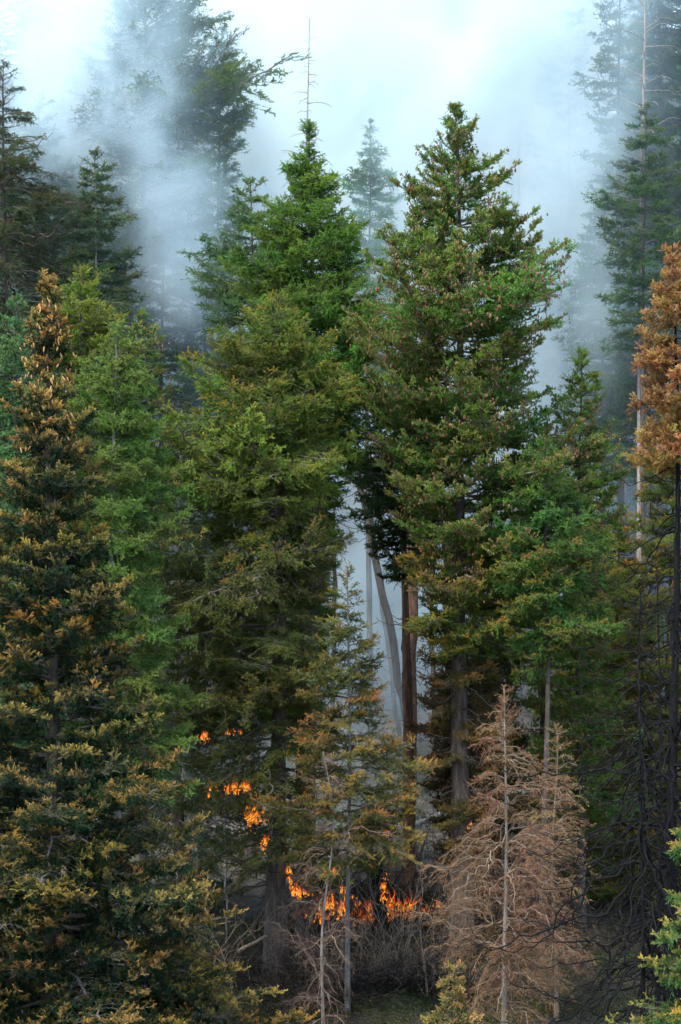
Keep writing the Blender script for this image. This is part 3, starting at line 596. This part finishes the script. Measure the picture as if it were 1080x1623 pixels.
# --- forest on the slope behind: shared trees, several shapes
def far_tree_meshes(kind, hgt, rad, n, seed):
    """A whole tree for the distance as a trunk mesh and one crown mesh."""
    rng = np.random.default_rng(seed); gt = Geo(); gc = Geo()
    s = np.linspace(0, 1, 12)
    tube(gt, np.stack([0.15 * np.sin(s * 4), 0 * s, s * hgt - 0.5 * (s == 0)], -1), 0.2 * (1 - s) + 0.015, 8, 0, 0, 0.04, rng)
    for i in range(n):
        fr = ((i + 0.5) / n); z = hgt * (1 - 0.88 * fr); ln = rad * (0.12 + 0.88 * fr ** 0.7) * (0.75 + 0.5 * rng.random())
        a = i * 2.4 + rng.random(); p = math.radians(np.interp(fr, [0, 0.2, 1], [50, 5, -20]))
        u = np.array([math.cos(a) * math.cos(p), math.sin(a) * math.cos(p), math.sin(p)]); l = np.array([-math.sin(a), math.cos(a), 0])
        b0 = np.array([0, 0, z]); m = max(6, int(ln / 0.12)); t = 0.15 + 0.85 * (np.arange(m) + rng.random(m)) / m
        c = b0 + u * (ln * t)[:, None] + np.array([0, 0, -0.15 * ln]) * (t ** 2)[:, None]
        tube(gc, np.stack([b0, b0 + u * ln * 0.5 - [0, 0, 0.04 * ln], b0 + u * ln - [0, 0, 0.15 * ln]]), [0.03, 0.018, 0.006], 3, 1)
        sl = 0.34 * ln * (1.1 - t) * (0.7 + 0.6 * rng.random(m)) + 0.1
        sd = norm(u * 0.6 + l * np.where(np.arange(m) % 2, 1, -1)[:, None] + rng.standard_normal((m, 3)) * 0.2)
        e = c + sd * sl[:, None]; e[:, 2] -= 0.15 * sl
        needles(gc, c, e, 9, 0.14, 0.045, 0, np.clip(t, 0, 1), rng, 0.3, 1.0)
    return gt.mesh('trunk', [M_BARK], True), gc.mesh('crown', [M_FOL, M_TWIG])
FT = [far_tree_meshes('fir', h, r, n, 70 + i) for i, (h, r, n) in enumerate([(17, 2.3, 110), (20, 2.9, 130), (14, 2.4, 90), (22, 2.5, 140)])]
rng = np.random.default_rng(99)
spots = []
tries = 0
while len(spots) < 105 and tries < 6000:
    tries += 1
    y = 116 + 75 * rng.random(); px = -80 + 1240 * rng.random(); x = (px - 540) * y / F
    if 400 < px < 860 and (y > 160 or rng.random() < 0.6): continue
    if 430 < px < 830 and y < 125: continue
    if any((x - a) ** 2 + ((y - b) * 0.8) ** 2 < 5.0 for a, b in spots): continue
    spots.append((x, y))
ANCH = [(5, 'old dark fir at the left edge'), (62, 'dusky fir beside it'), (150, 'bluish fir on a pale trunk'), (228, 'high fir cut by the frame'), (352, 'thin fir in the smoke'), (489, 'narrow dark spire'),
        (587, 'small smoke-faded fir'), (722, 'tallest cone-bearing fir'), (828, 'faint white pole'), (925, 'faint reddish snag'), (1024, 'pale bare trunk'), (1092, 'fir in the upper right corner')]
ANCH[1] = (62, 'dusky fir at the left')
used_labels = {}
def far_label(x, y, k):
    px = 540 + x * F / y
    a = min(ANCH, key=lambda q: abs(q[0] - px))
    kind = ('slim', 'tall', 'short', 'narrow')[k]
    where = 'low' if y < 140 else ('halfway' if y < 165 else 'high')
    lab = f"{kind} distant fir {where} upslope {'left' if px < a[0] else 'right'} of the {a[1]}"
    n = used_labels[lab] = used_labels.get(lab, 0) + 1
    return lab if n == 1 else lab.replace('distant fir', ('', '', 'fainter distant fir', 'faintest distant fir', 'dimmest distant fir')[min(n, 4)])
spots.sort(key=lambda q: q[1])
for i, (x, y) in enumerate(spots):
    px = 540 + x * F / y
    tm, cm = FT[int(rng.integers(4))]
    z = float(H(x, y)); sc = 0.75 + 0.5 * rng.random()
    if 400 < px < 860: sc *= 0.55
    root = empty('fir_tree', (x, y, z), far_label(x, y, FT.index((tm, cm))), 'conifer', 'firs on the smoky slope')
    root.rotation_euler = (0, 0, rng.random() * 6.28); root.scale = (sc, sc, sc)
    child('trunk', tm, root)
    v = 0.8 + 0.5 * rng.random()
    child('crown', cm, root, col=(0.042 * v, 0.090 * v, 0.036 * v), tint=T_YEL, amt=0.35 * rng.random())


# ------------------------------------------------------------------ fire
def fire_mat():
    m, nt, out = newmat('flame'); L = nt.links.new
    a = N(nt, 'ShaderNodeAttribute', attribute_name='tip')
    cr = N(nt, 'ShaderNodeValToRGB'); e = cr.color_ramp.elements
    e[0].position = 0.0; e[0].color = (1.0, 0.26, 0.02, 1); e[1].position = 1.0; e[1].color = (0.30, 0.030, 0.002, 1)
    x = e.new(0.22); x.color = (1.0, 0.46, 0.07, 1); x = e.new(0.6); x.color = (0.85, 0.13, 0.008, 1)
    L(a.outputs['Fac'], cr.inputs[0])
    em = N(nt, 'ShaderNodeEmission', i_Strength=0.38); L(cr.outputs[0], em.inputs[0]); L(em.outputs[0], out.inputs[0])
    return m
M_FIRE = fire_mat()
def flame_mesh(h, r, rng):
    g = Geo()
    for b in range(int(rng.integers(3, 7))):
        hh = h * (0.45 + 0.55 * rng.random()) if b else h
        n = 9; t = np.linspace(0, 1, n); ph = rng.random() * 6.28; x0, y0 = rng.standard_normal(2) * r * (2.2 if b else 0)
        lean = rng.standard_normal() * 0.30 + 0.12
        P = np.stack([x0 + hh * (lean * t ** 1.5 + 0.16 * np.sin(t * 8 + ph) * t), y0 + hh * 0.08 * np.sin(t * 5 + ph * 2) * t, hh * t], -1)
        R = r * 0.6 * (0.35 + 1.0 * t) * (1 - t) ** 0.9 * (0.8 + 0.35 * rng.random(n)) + 0.002
        g2 = Geo(); tube(g2, P, R, 6, 0, np.repeat(t, 6)); V = g2.V[0]
        V[:, 1] = (V[:, 1] - np.repeat(P[:, 1], 6)) * 0.6 + np.repeat(P[:, 1], 6)
        g.add(V, g2.Fs[0], 0, g2.T[0])
    return g.mesh('flame', [M_FIRE], True)
_fr = np.random.default_rng(77)
FL = [flame_mesh(h, r, _fr) for h, r in [(0.20, 0.028), (0.26, 0.035), (0.34, 0.04), (0.45, 0.05), (0.60, 0.065), (0.30, 0.05)]]
def ember_twigs(rng):
    g = Geo()
    for i in range(16):
        a = rng.random() * 6.28; q = rng.standard_normal(3) * [0.25, 0.15, 0.08]
        e = q + np.array([math.cos(a) * 0.5, math.sin(a) * 0.35, 0.30 * rng.standard_normal()]) * (0.6 + rng.random())
        tube(g, [q, (q + e) / 2 + rng.standard_normal(3) * 0.06, e], [0.013, 0.009, 0.003], 4, 0)
    return g.mesh('charred_twigs', [M_CHAR])
ET = [ember_twigs(_fr) for _ in range(3)]
def fire(label, px, py, y, wx, hz, n, size, yd=0.3, ground=False, group='flames on the forest floor', seed=0):
    """n flames spread wx by hz photo pixels round px, py."""
    rng = np.random.default_rng(seed + 500); c = W(px, py, y)
    root = empty('fire', c, label, 'fire', group)
    n = int(n * 3.0); size *= 0.44; wx *= 1.25; hz *= 1.2
    for i in range(n):
        u = float(np.clip(rng.normal() * 0.5 + 0.25 * math.sin(i * 1.7), -1.3, 1.3)); v = float(np.clip(rng.normal() * 0.5, -1.3, 1.3)); dy = rng.normal() * yd
        x = u * wx * y / F; z = v * hz * y / F
        if ground: z = float(H(c.x + x, c.y + dy)) - c.z + 0.02 + abs(z) * 0.5
        s_ = size * (0.30 + 1.5 * rng.random() ** 2.6)
        child('flame', FL[int(rng.integers(6))], root, (x, dy, z), (0, rng.normal() * 0.15, rng.random() * 6.28), (s_ * (0.7 + 0.4 * rng.random()), s_, s_))
    for k in range(max(1, n // 22)):
        child('charred_twigs', ET[k % 3], root, ((rng.random() - 0.5) * 2 * wx * y / F, rng.normal() * 0.1, (rng.random() - 0.6) * hz * y / F), (0, 0, rng.random() * 6.28), (0.8, 0.8, 0.8))
fire('widest orange flames burning through brush right of the charred stump', 622, 1450, 85.5, 46, 12, 66, 1.5, 0.5, seed=1)
fire('low flames at the foot of the charred stump', 574, 1460, 85.2, 18, 5, 16, 1.2, 0.3, seed=2)
fire('upright flame licking the right side of the charred stump', 609, 1408, 84.2, 4, 16, 10, 0.9, 0.08, seed=3)
fire('thin line of flame on the ground between brush and stump', 545, 1456, 83, 16, 4, 12, 0.7, 0.2, seed=17)
fire('tiny flame just above the charred stump', 588, 1378, 84.3, 3, 4, 4, 0.7, 0.05, seed=4)
fire('scattered flames in the brush right of the thick bare trunk', 520, 1440, 80, 26, 17, 34, 1.05, 0.4, seed=5)
fire('flames low on burning sticks beside the thick bare trunk', 473, 1415, 78.6, 13, 20, 17, 0.75, 0.3, seed=6)
fire('narrow upright flame against the thick bare trunk', 458, 1384, 77.6, 3, 9, 6, 0.85, 0.05, seed=7)
fire('flames burning in the lower boughs left of the thick bare trunk', 402, 1297, 75.9, 14, 17, 24, 0.75, 0.3, group='flames in the boughs', seed=8)
fire('small flame at the end of a drooping bough just above the trunk', 419, 1338, 76.0, 5, 12, 9, 0.7, 0.1, group='flames in the boughs', seed=9)
fire('row of flames along an upper bough left of the trunk', 376, 1252, 75.8, 27, 7, 24, 0.72, 0.3, group='flames in the boughs', seed=10)
fire('highest cluster of little flames in the olive spruce', 324, 1170, 75.2, 5, 8, 9, 0.7, 0.1, group='flames in the boughs', seed=11)
fire('faint sparks of flame right of the highest cluster', 370, 1160, 75.4, 12, 5, 6, 0.5, 0.2, group='flames in the boughs', seed=12)
fire('small flame among dead twigs between the sapling and the trunk', 528, 1390, 79, 5, 6, 7, 0.75, 0.1, seed=13)
fire('lone flame on the charred ground behind the stump', 612, 1325, 90, 6, 3, 5, 0.9, 0.1, seed=14)
fire('small glow of flame inside the pale dead conifer', 745, 1310, 74, 4, 3, 3, 0.4, 0.1, seed=15)
fire('single flame by the trunk high behind the olive spruce', 456, 1182, 79.4, 4, 3, 4, 0.6, 0.1, group='flames in the boughs', seed=16)

# ------------------------------------------------------------------ brush, logs and undergrowth
def brush_mesh(seed, n, h, spread, mat, arch=0.7, fine=3):
    rng = np.random.default_rng(seed); g = Geo()
    for i in range(n):
        a = rng.random() * 6.28; l = h * (0.4 + 0.8 * rng.random()); t = np.linspace(0, 1, 7)
        b = rng.standard_normal(2) * spread * 0.35; out = spread * (0.3 + 0.9 * rng.random())
        up = l * (t * (1.5 - arch * t * 1.5 * rng.random()))
        P = np.stack([b[0] + math.cos(a) * out * t ** 1.3 + 0.04 * np.sin(t * 9 + a), b[1] + math.sin(a) * out * t ** 1.3, up], -1)
        P[1:] += np.cumsum(rng.standard_normal((6, 3)) * 0.055, 0)
        tube(g, P, (0.011 + 0.008 * rng.random()) * (1 - 0.8 * t), 4, 0)
        for k in range(fine * 4):
            u = 0.25 + 0.75 * rng.random(); q = np.array([np.interp(u, t, P[:, j]) for j in range(3)])
            e = q + (rng.standard_normal(3) * 0.25 + (P[-1] - P[0]) * 0.25) * (0.5 + rng.random()); m = (q + e) / 2 + rng.standard_normal(3) * 0.05
            tube(g, [q, m, e], [0.005, 0.004, 0.002], 3, 0)
    return g.mesh('twigs', [mat])
M_LITTER = bark_mat('litter_twigs', (0.015, 0.011, 0.008), (0.09, 0.068, 0.05), (6, 6, 6), 0.2)
M_ASH = bark_mat('ashen_twigs', (0.03, 0.026, 0.022), (0.24, 0.21, 0.18), (6, 6, 6), 0.2)
BR = [brush_mesh(11, 30, 1.3, 1.3, M_LITTER, 1.1), brush_mesh(12, 30, 0.9, 1.3, M_LITTER, 1.1), brush_mesh(13, 22, 1.9, 1.1, M_ASH, 1.25), brush_mesh(14, 36, 0.8, 1.3, M_CHAR, 1.2), brush_mesh(15, 20, 1.7, 1.1, M_DEAD, 1.25)]
bspots = [(500, 75.2, 1, 'dark low twigs left of the sapling pole at the bottom'), (575, 75, 3, 'black low twigs right of the sapling pole at the bottom'), (655, 77.5, 1, 'brown twig tangle between the clearing and the dead conifer'), (605, 79, 3, 'charred tangle between clearing and widest flames'), (540, 79.5, 3, 'charred tangle behind the sapling pole'), (400, 77, 3, 'blackened tangle left of the thick bare trunk'), (455, 76.3, 3, 'blackened low brush in front of the thick bare trunk'), (530, 75.6, 1, 'low brown twig mat at the very bottom, left of the clearing'), (615, 76, 3, 'dark low brush at the bottom middle of the clearing'), (690, 76.5, 4, 'pale fallen twigs at the bottom right of the clearing'), (570, 82.5, 1, 'brown twigs right in front of the charred stump'), (525, 84, 3, 'black twigs behind the scattered flames'), (645, 86.5, 1, 'brown twigs burning with the widest flames'), (430, 77.6, 1, 'tangle of brown twigs at the foot of the thick bare trunk'), (486, 79, 0, 'grey twig tangle between the thick trunk and the flames'), (512, 77, 4, 'tall pale brush standing before the scattered flames'),
          (545, 76.5, 2, 'arching grey brush under the thin pole sapling'), (590, 77.2, 4, 'pale drooping brush below the charred stump'), (628, 78, 2, 'grey arching brush below the widest flames'),
          (560, 80.5, 0, 'twiggy thicket just in front of the low flames'), (650, 83, 3, 'charred brush at the right end of the widest flames'), (600, 87.5, 3, 'blackened brush behind the widest flames'),
          (680, 80, 1, 'brown brush on the slope left of the pale dead conifer'), (400, 80, 1, 'shaded brush behind the trunk on its left'), (470, 82, 3, 'burnt brush behind the thick bare trunk'),
          (540, 88, 0, 'ashen brush on the slope above the stump'), (660, 92, 0, 'ashen brush high on the slope behind the fire'), (760, 76, 1, 'brown brush around the foot of the pale dead conifer'),
          (840, 75, 1, 'brown brush between the two dead conifers and the burnt pole'), (900, 77, 0, 'grey brush behind the black arching branches'), (350, 77, 4, 'pale brush beside the slim stem'), (975, 80, 1, 'shaded brush far right behind the burnt poles')]
for px, y, k, lab in bspots:
    x = (px - 540) * y / F
    t = empty('brush', (x, y, float(H(x, y)) - 0.05), lab, 'brush', 'dead brush on the slope')
    sc = 0.85 + 0.4 * RNG.random(); t.scale = (sc, sc, sc)
    child('twigs', BR[k], t, rot=(0, 0, RNG.random() * 6.28))
def log(label, a, b, ya, yb, r, mat, seed):
    rng = np.random.default_rng(seed); A_, B_ = W(*a, ya), W(*b, yb); t = np.linspace(0, 1, 10)[:, None]
    c = (A_ + B_) / 2; P = np.array(A_ - c) * (1 - t) + np.array(B_ - c) * t; P[1:-1] += rng.standard_normal((8, 3)) * 0.015
    o = empty('fallen_log', c, label, 'log', 'fallen logs')
    g = Geo(); tube(g, P, np.linspace(r, r * 0.75, 10), 9, 0, 0, 0.06, rng)
    for e in (0, -1):
        n0 = 9; ring = g.V[0][:9] if e == 0 else g.V[0][-9:]
        g.add(np.concatenate([ring, ring.mean(0)[None]]), [[i, (i + 1) % 9, 9] for i in range(9)], 0, 0)
    child('stem', g.mesh('stem', [mat], True), o)
    g2 = Geo()
    for i in range(5):
        q = P[int(rng.integers(1, 9))]; tube(g2, [q, q + rng.standard_normal(3) * 0.12 + [0, 0, 0.12]], [r * 0.22, r * 0.1], 5, 0)
    child('branch_stubs', g2.mesh('branch_stubs', [mat]), o)
log('pale fallen log leaning up toward the thick bare trunk', (378, 1508), (422, 1484), 76.8, 77.6, 0.055, M_DEAD, 1)
log('reddish split log among the flames right of the thick trunk', (466, 1452), (512, 1424), 79.5, 80.2, 0.11, M_RED, 2)
log('short charred log standing on end by the brush', (486, 1480), (500, 1440), 78.4, 78.8, 0.06, M_BARK, 3)
log('charred log lying behind the widest flames', (590, 1440), (690, 1425), 88, 88.5, 0.16, M_CHAR, 4)
log('long grey log on the ashen slope above the fire', (600, 1330), (700, 1290), 93, 95, 0.13, M_GREY, 5)
log('dark thin log crossing low behind the pale dead conifer', (640, 1560), (760, 1530), 78, 80, 0.09, M_BARK, 6)

def undergrowth(name, label, x0, x1, y0, y1, n, size, cols, hmax, seed, maskf=None):
    """Small leaves in low clumps on the slope."""
    rng = np.random.default_rng(seed)
    nc = n // 90; cx = x0 + (x1 - x0) * rng.random(nc); cy = y0 + (y1 - y0) * rng.random(nc)
    k = rng.integers(0, nc, n); r = 0.32
    x = cx[k] + rng.standard_normal(n) * r; y = cy[k] + rng.standard_normal(n) * r; hh = hmax * (0.3 + 0.7 * rng.random(nc))[k]
    z = H(x, y) + hh * rng.random(n) ** 0.8 * np.exp(-((x - cx[k]) ** 2 + (y - cy[k]) ** 2) / 0.3)
    c = np.stack([x, y, z], -1); u = norm(rng.standard_normal((n, 3)) * [1, 1, 0.5]); v = norm(np.cross(u, rng.standard_normal((n, 3))))
    s_ = size * (0.6 + 0.8 * rng.random(n))[:, None]
    V = np.stack([c - u * s_, c + v * s_ * 0.45, c + u * s_, c - v * s_ * 0.45], 1).reshape(-1, 3)
    me = mesh_np(name, V, [np.arange(n * 4).reshape(-1, 4)], [M_FOL], tip=np.repeat(rng.random(nc)[k] * 0.9 + 0.1, 4))
    o = bpy.data.objects.new(name, me); COL.objects.link(o); o['kind'] = 'stuff'; o['label'] = label
    o.color = (*cols[0], 1); o['tip_tint'] = list(cols[1]); o['tip_amount'] = 0.8
undergrowth('undergrowth', 'low green and brown undergrowth on the slope below the fire', -11, 11, 73, 84, 150000, 0.030, [(0.028, 0.046, 0.012), (0.10, 0.075, 0.024)], 0.5, 1)
undergrowth('slope_undergrowth', 'sparse shrubs and litter on the smoky slope behind the fire', -18, 18, 88, 135, 60000, 0.06, [(0.05, 0.075, 0.03), (0.14, 0.12, 0.08)], 0.8, 2)

# ------------------------------------------------------------------ smoke: a volume with plumes drifting up the slope behind the big trees
def make_smoke():
    blobs = [  # photo column, row, distance, radii across / deep / up in metres, density
        (650, -10, 110, 6.0, 7, 8, 0.42), (600, 200, 107, 4.6, 6, 6, 0.24), (770, 200, 107, 3.6, 6, 7, 0.24), (790, 400, 106, 3.7, 5, 5, 0.16),
        (880, 560, 105, 3.2, 5, 3.6, 0.09), (880, 200, 105, 2.0, 4, 7, 0.10), (70, 130, 92.5, 2.6, 2, 3.4, 0.13), (950, 120, 96.5, 2.0, 2, 6, 0.16), (960, 430, 97, 2.4, 2.5, 3, 0.09), (190, 90, 96.5, 2.8, 2, 3.6, 0.17), (60, -10, 103, 4.5, 5, 4, 0.24), (200, 200, 102, 2.6, 4, 4.2, 0.17), (290, 370, 103.5, 2.2, 4, 4, 0.09),
        (330, 520, 105, 2.4, 4, 3.4, 0.055), (460, 90, 110, 3.6, 6, 6, 0.20), (500, 380, 107, 4, 6, 6, 0.18), (560, 700, 105, 7, 5, 6, 0.09), (560, 950, 100, 4.5, 4, 6, 0.040),
        (600, 1150, 97, 4, 4, 4, 0.045), (600, 1310, 91, 2.4, 2.0, 2.2, 0.12), (800, 850, 102, 6, 5, 6, 0.075), (980, 720, 104, 4, 5, 3.4, 0.06), (130, 60, 96, 3.0, 2.5, 4.0, 0.26), (205, 215, 97, 2.1, 2.5, 3.2, 0.19), (290, 390, 97, 1.8, 2.5, 2.6, 0.12)]
    lo, hi = Vector((-24, 88, -2)), Vector((24, 140, 48))
    ng = bpy.data.node_groups.new('smoke_density', 'GeometryNodeTree')
    ng.interface.new_socket('Geometry', in_out='OUTPUT', socket_type='NodeSocketGeometry')
    L = ng.links.new; A = ng.nodes.new
    def vm(op, a, b=None):
        n = A('ShaderNodeVectorMath'); n.operation = op
        for k, v in ((0, a), (1, b)):
            if v is None: continue
            if isinstance(v, bpy.types.NodeSocket): L(v, n.inputs[k])
            elif isinstance(v, (int, float)): n.inputs['Scale'].default_value = v
            else: n.inputs[k].default_value = v
        return n.outputs['Value'] if op in ('LENGTH', 'DOT_PRODUCT') else n.outputs[0]
    def ma(op, a, b=None, c=None, clamp=False):
        n = A('ShaderNodeMath'); n.operation = op; n.use_clamp = clamp
        for k, v in enumerate((a, b, c)):
            if v is None: continue
            if isinstance(v, bpy.types.NodeSocket): L(v, n.inputs[k])
            else: n.inputs[k].default_value = v
        return n.outputs[0]
    pos = A('GeometryNodeInputPosition').outputs[0]
    def noise(vec, scale, detail, rough=0.55):
        n = A('ShaderNodeTexNoise'); n.inputs['Scale'].default_value = scale; n.inputs['Detail'].default_value = detail; n.inputs['Roughness'].default_value = rough
        L(vec, n.inputs['Vector']); return n
    wn_ = noise(pos, 0.11, 3)
    warp = vm('SCALE', vm('SUBTRACT', wn_.outputs['Color'], (0.5, 0.5, 0.5)), 9.0)
    p = vm('ADD', pos, warp)
    total = None
    for (px, py, y, rx, ry, rz, am) in blobs:
        c = W(px, py, y)
        q = vm('DIVIDE', vm('SUBTRACT', p, tuple(c)), (rx, ry, rz))
        e = ma('MULTIPLY', ma('EXPONENT', ma('MULTIPLY', vm('DOT_PRODUCT', q, q), -1.0)), am)
        total = e if total is None else ma('ADD', total, e)
    total = ma('MAXIMUM', ma('SUBTRACT', total, 0.035), 0.0)
    st = vm('ADD', vm('MULTIPLY', p, (1.0, 1.0, 0.55)), vm('SCALE', vm('SUBTRACT', noise(p, 0.35, 2).outputs['Color'], (0.5, 0.5, 0.5)), 3.5))
    f = noise(st, 0.30, 6, 0.6)
    m = A('ShaderNodeMapRange'); m.inputs[1].default_value = 0.41; m.inputs[2].default_value = 0.61; m.inputs[3].default_value = 0.05; m.inputs[4].default_value = 2.5; L(f.outputs['Fac'], m.inputs[0])
    dens = ma('MULTIPLY', total, m.outputs[0])
    dens = ma('ADD', dens, 0.005)
    # soft front so that the smoke keeps behind the big trees
    sp = A('ShaderNodeSeparateXYZ'); L(pos, sp.inputs[0])
    fr = A('ShaderNodeMapRange'); fr.inputs[1].default_value = 87.0; fr.inputs[2].default_value = 96.0; L(sp.outputs['Y'], fr.inputs[0])
    dens = ma('MULTIPLY', dens, fr.outputs[0])
    vc = A('GeometryNodeVolumeCube'); L(dens, vc.inputs['Density'])
    vc.inputs['Min'].default_value = lo; vc.inputs['Max'].default_value = hi
    for k, ax in enumerate('XYZ'): vc.inputs['Resolution ' + ax].default_value = int((hi - lo)[k] / SMOKE_VOX)
    sm = A('GeometryNodeSetMaterial'); L(vc.outputs[0], sm.inputs[0])
    mat = bpy.data.materials.new('smoke'); mat.use_nodes = True; nt = mat.node_tree; nt.nodes.clear()
    # small droplets: blue light scatters most, a little red is absorbed
    at = nt.nodes.new('ShaderNodeAttribute'); at.attribute_name = 'density'
    pv = nt.nodes.new('ShaderNodeVolumeScatter'); pv.inputs['Color'].default_value = (0.66, 0.895, 1.0, 1); nt.links.new(at.outputs['Fac'], pv.inputs['Density'])
    ab = nt.nodes.new('ShaderNodeVolumeAbsorption'); ab.inputs['Color'].default_value = (0.915, 0.982, 1.0, 1); nt.links.new(at.outputs['Fac'], ab.inputs['Density'])
    ad = nt.nodes.new('ShaderNodeAddShader'); nt.links.new(pv.outputs[0], ad.inputs[0]); nt.links.new(ab.outputs[0], ad.inputs[1])
    nt.links.new(ad.outputs[0], nt.nodes.new('ShaderNodeOutputMaterial').inputs['Volume'])
    sm.inputs['Material'].default_value = mat
    L(sm.outputs[0], A('NodeGroupOutput').inputs[0])
    me = bpy.data.meshes.new('smoke'); o = bpy.data.objects.new('smoke', me); COL.objects.link(o)
    me.materials.append(mat)
    md = o.modifiers.new('smoke', 'NODES'); md.node_group = ng
    o['kind'] = 'stuff'; o['label'] = 'blue white wildfire smoke drifting up the slope behind the big trees'
SMOKE_VOX = 0.36
make_smoke()
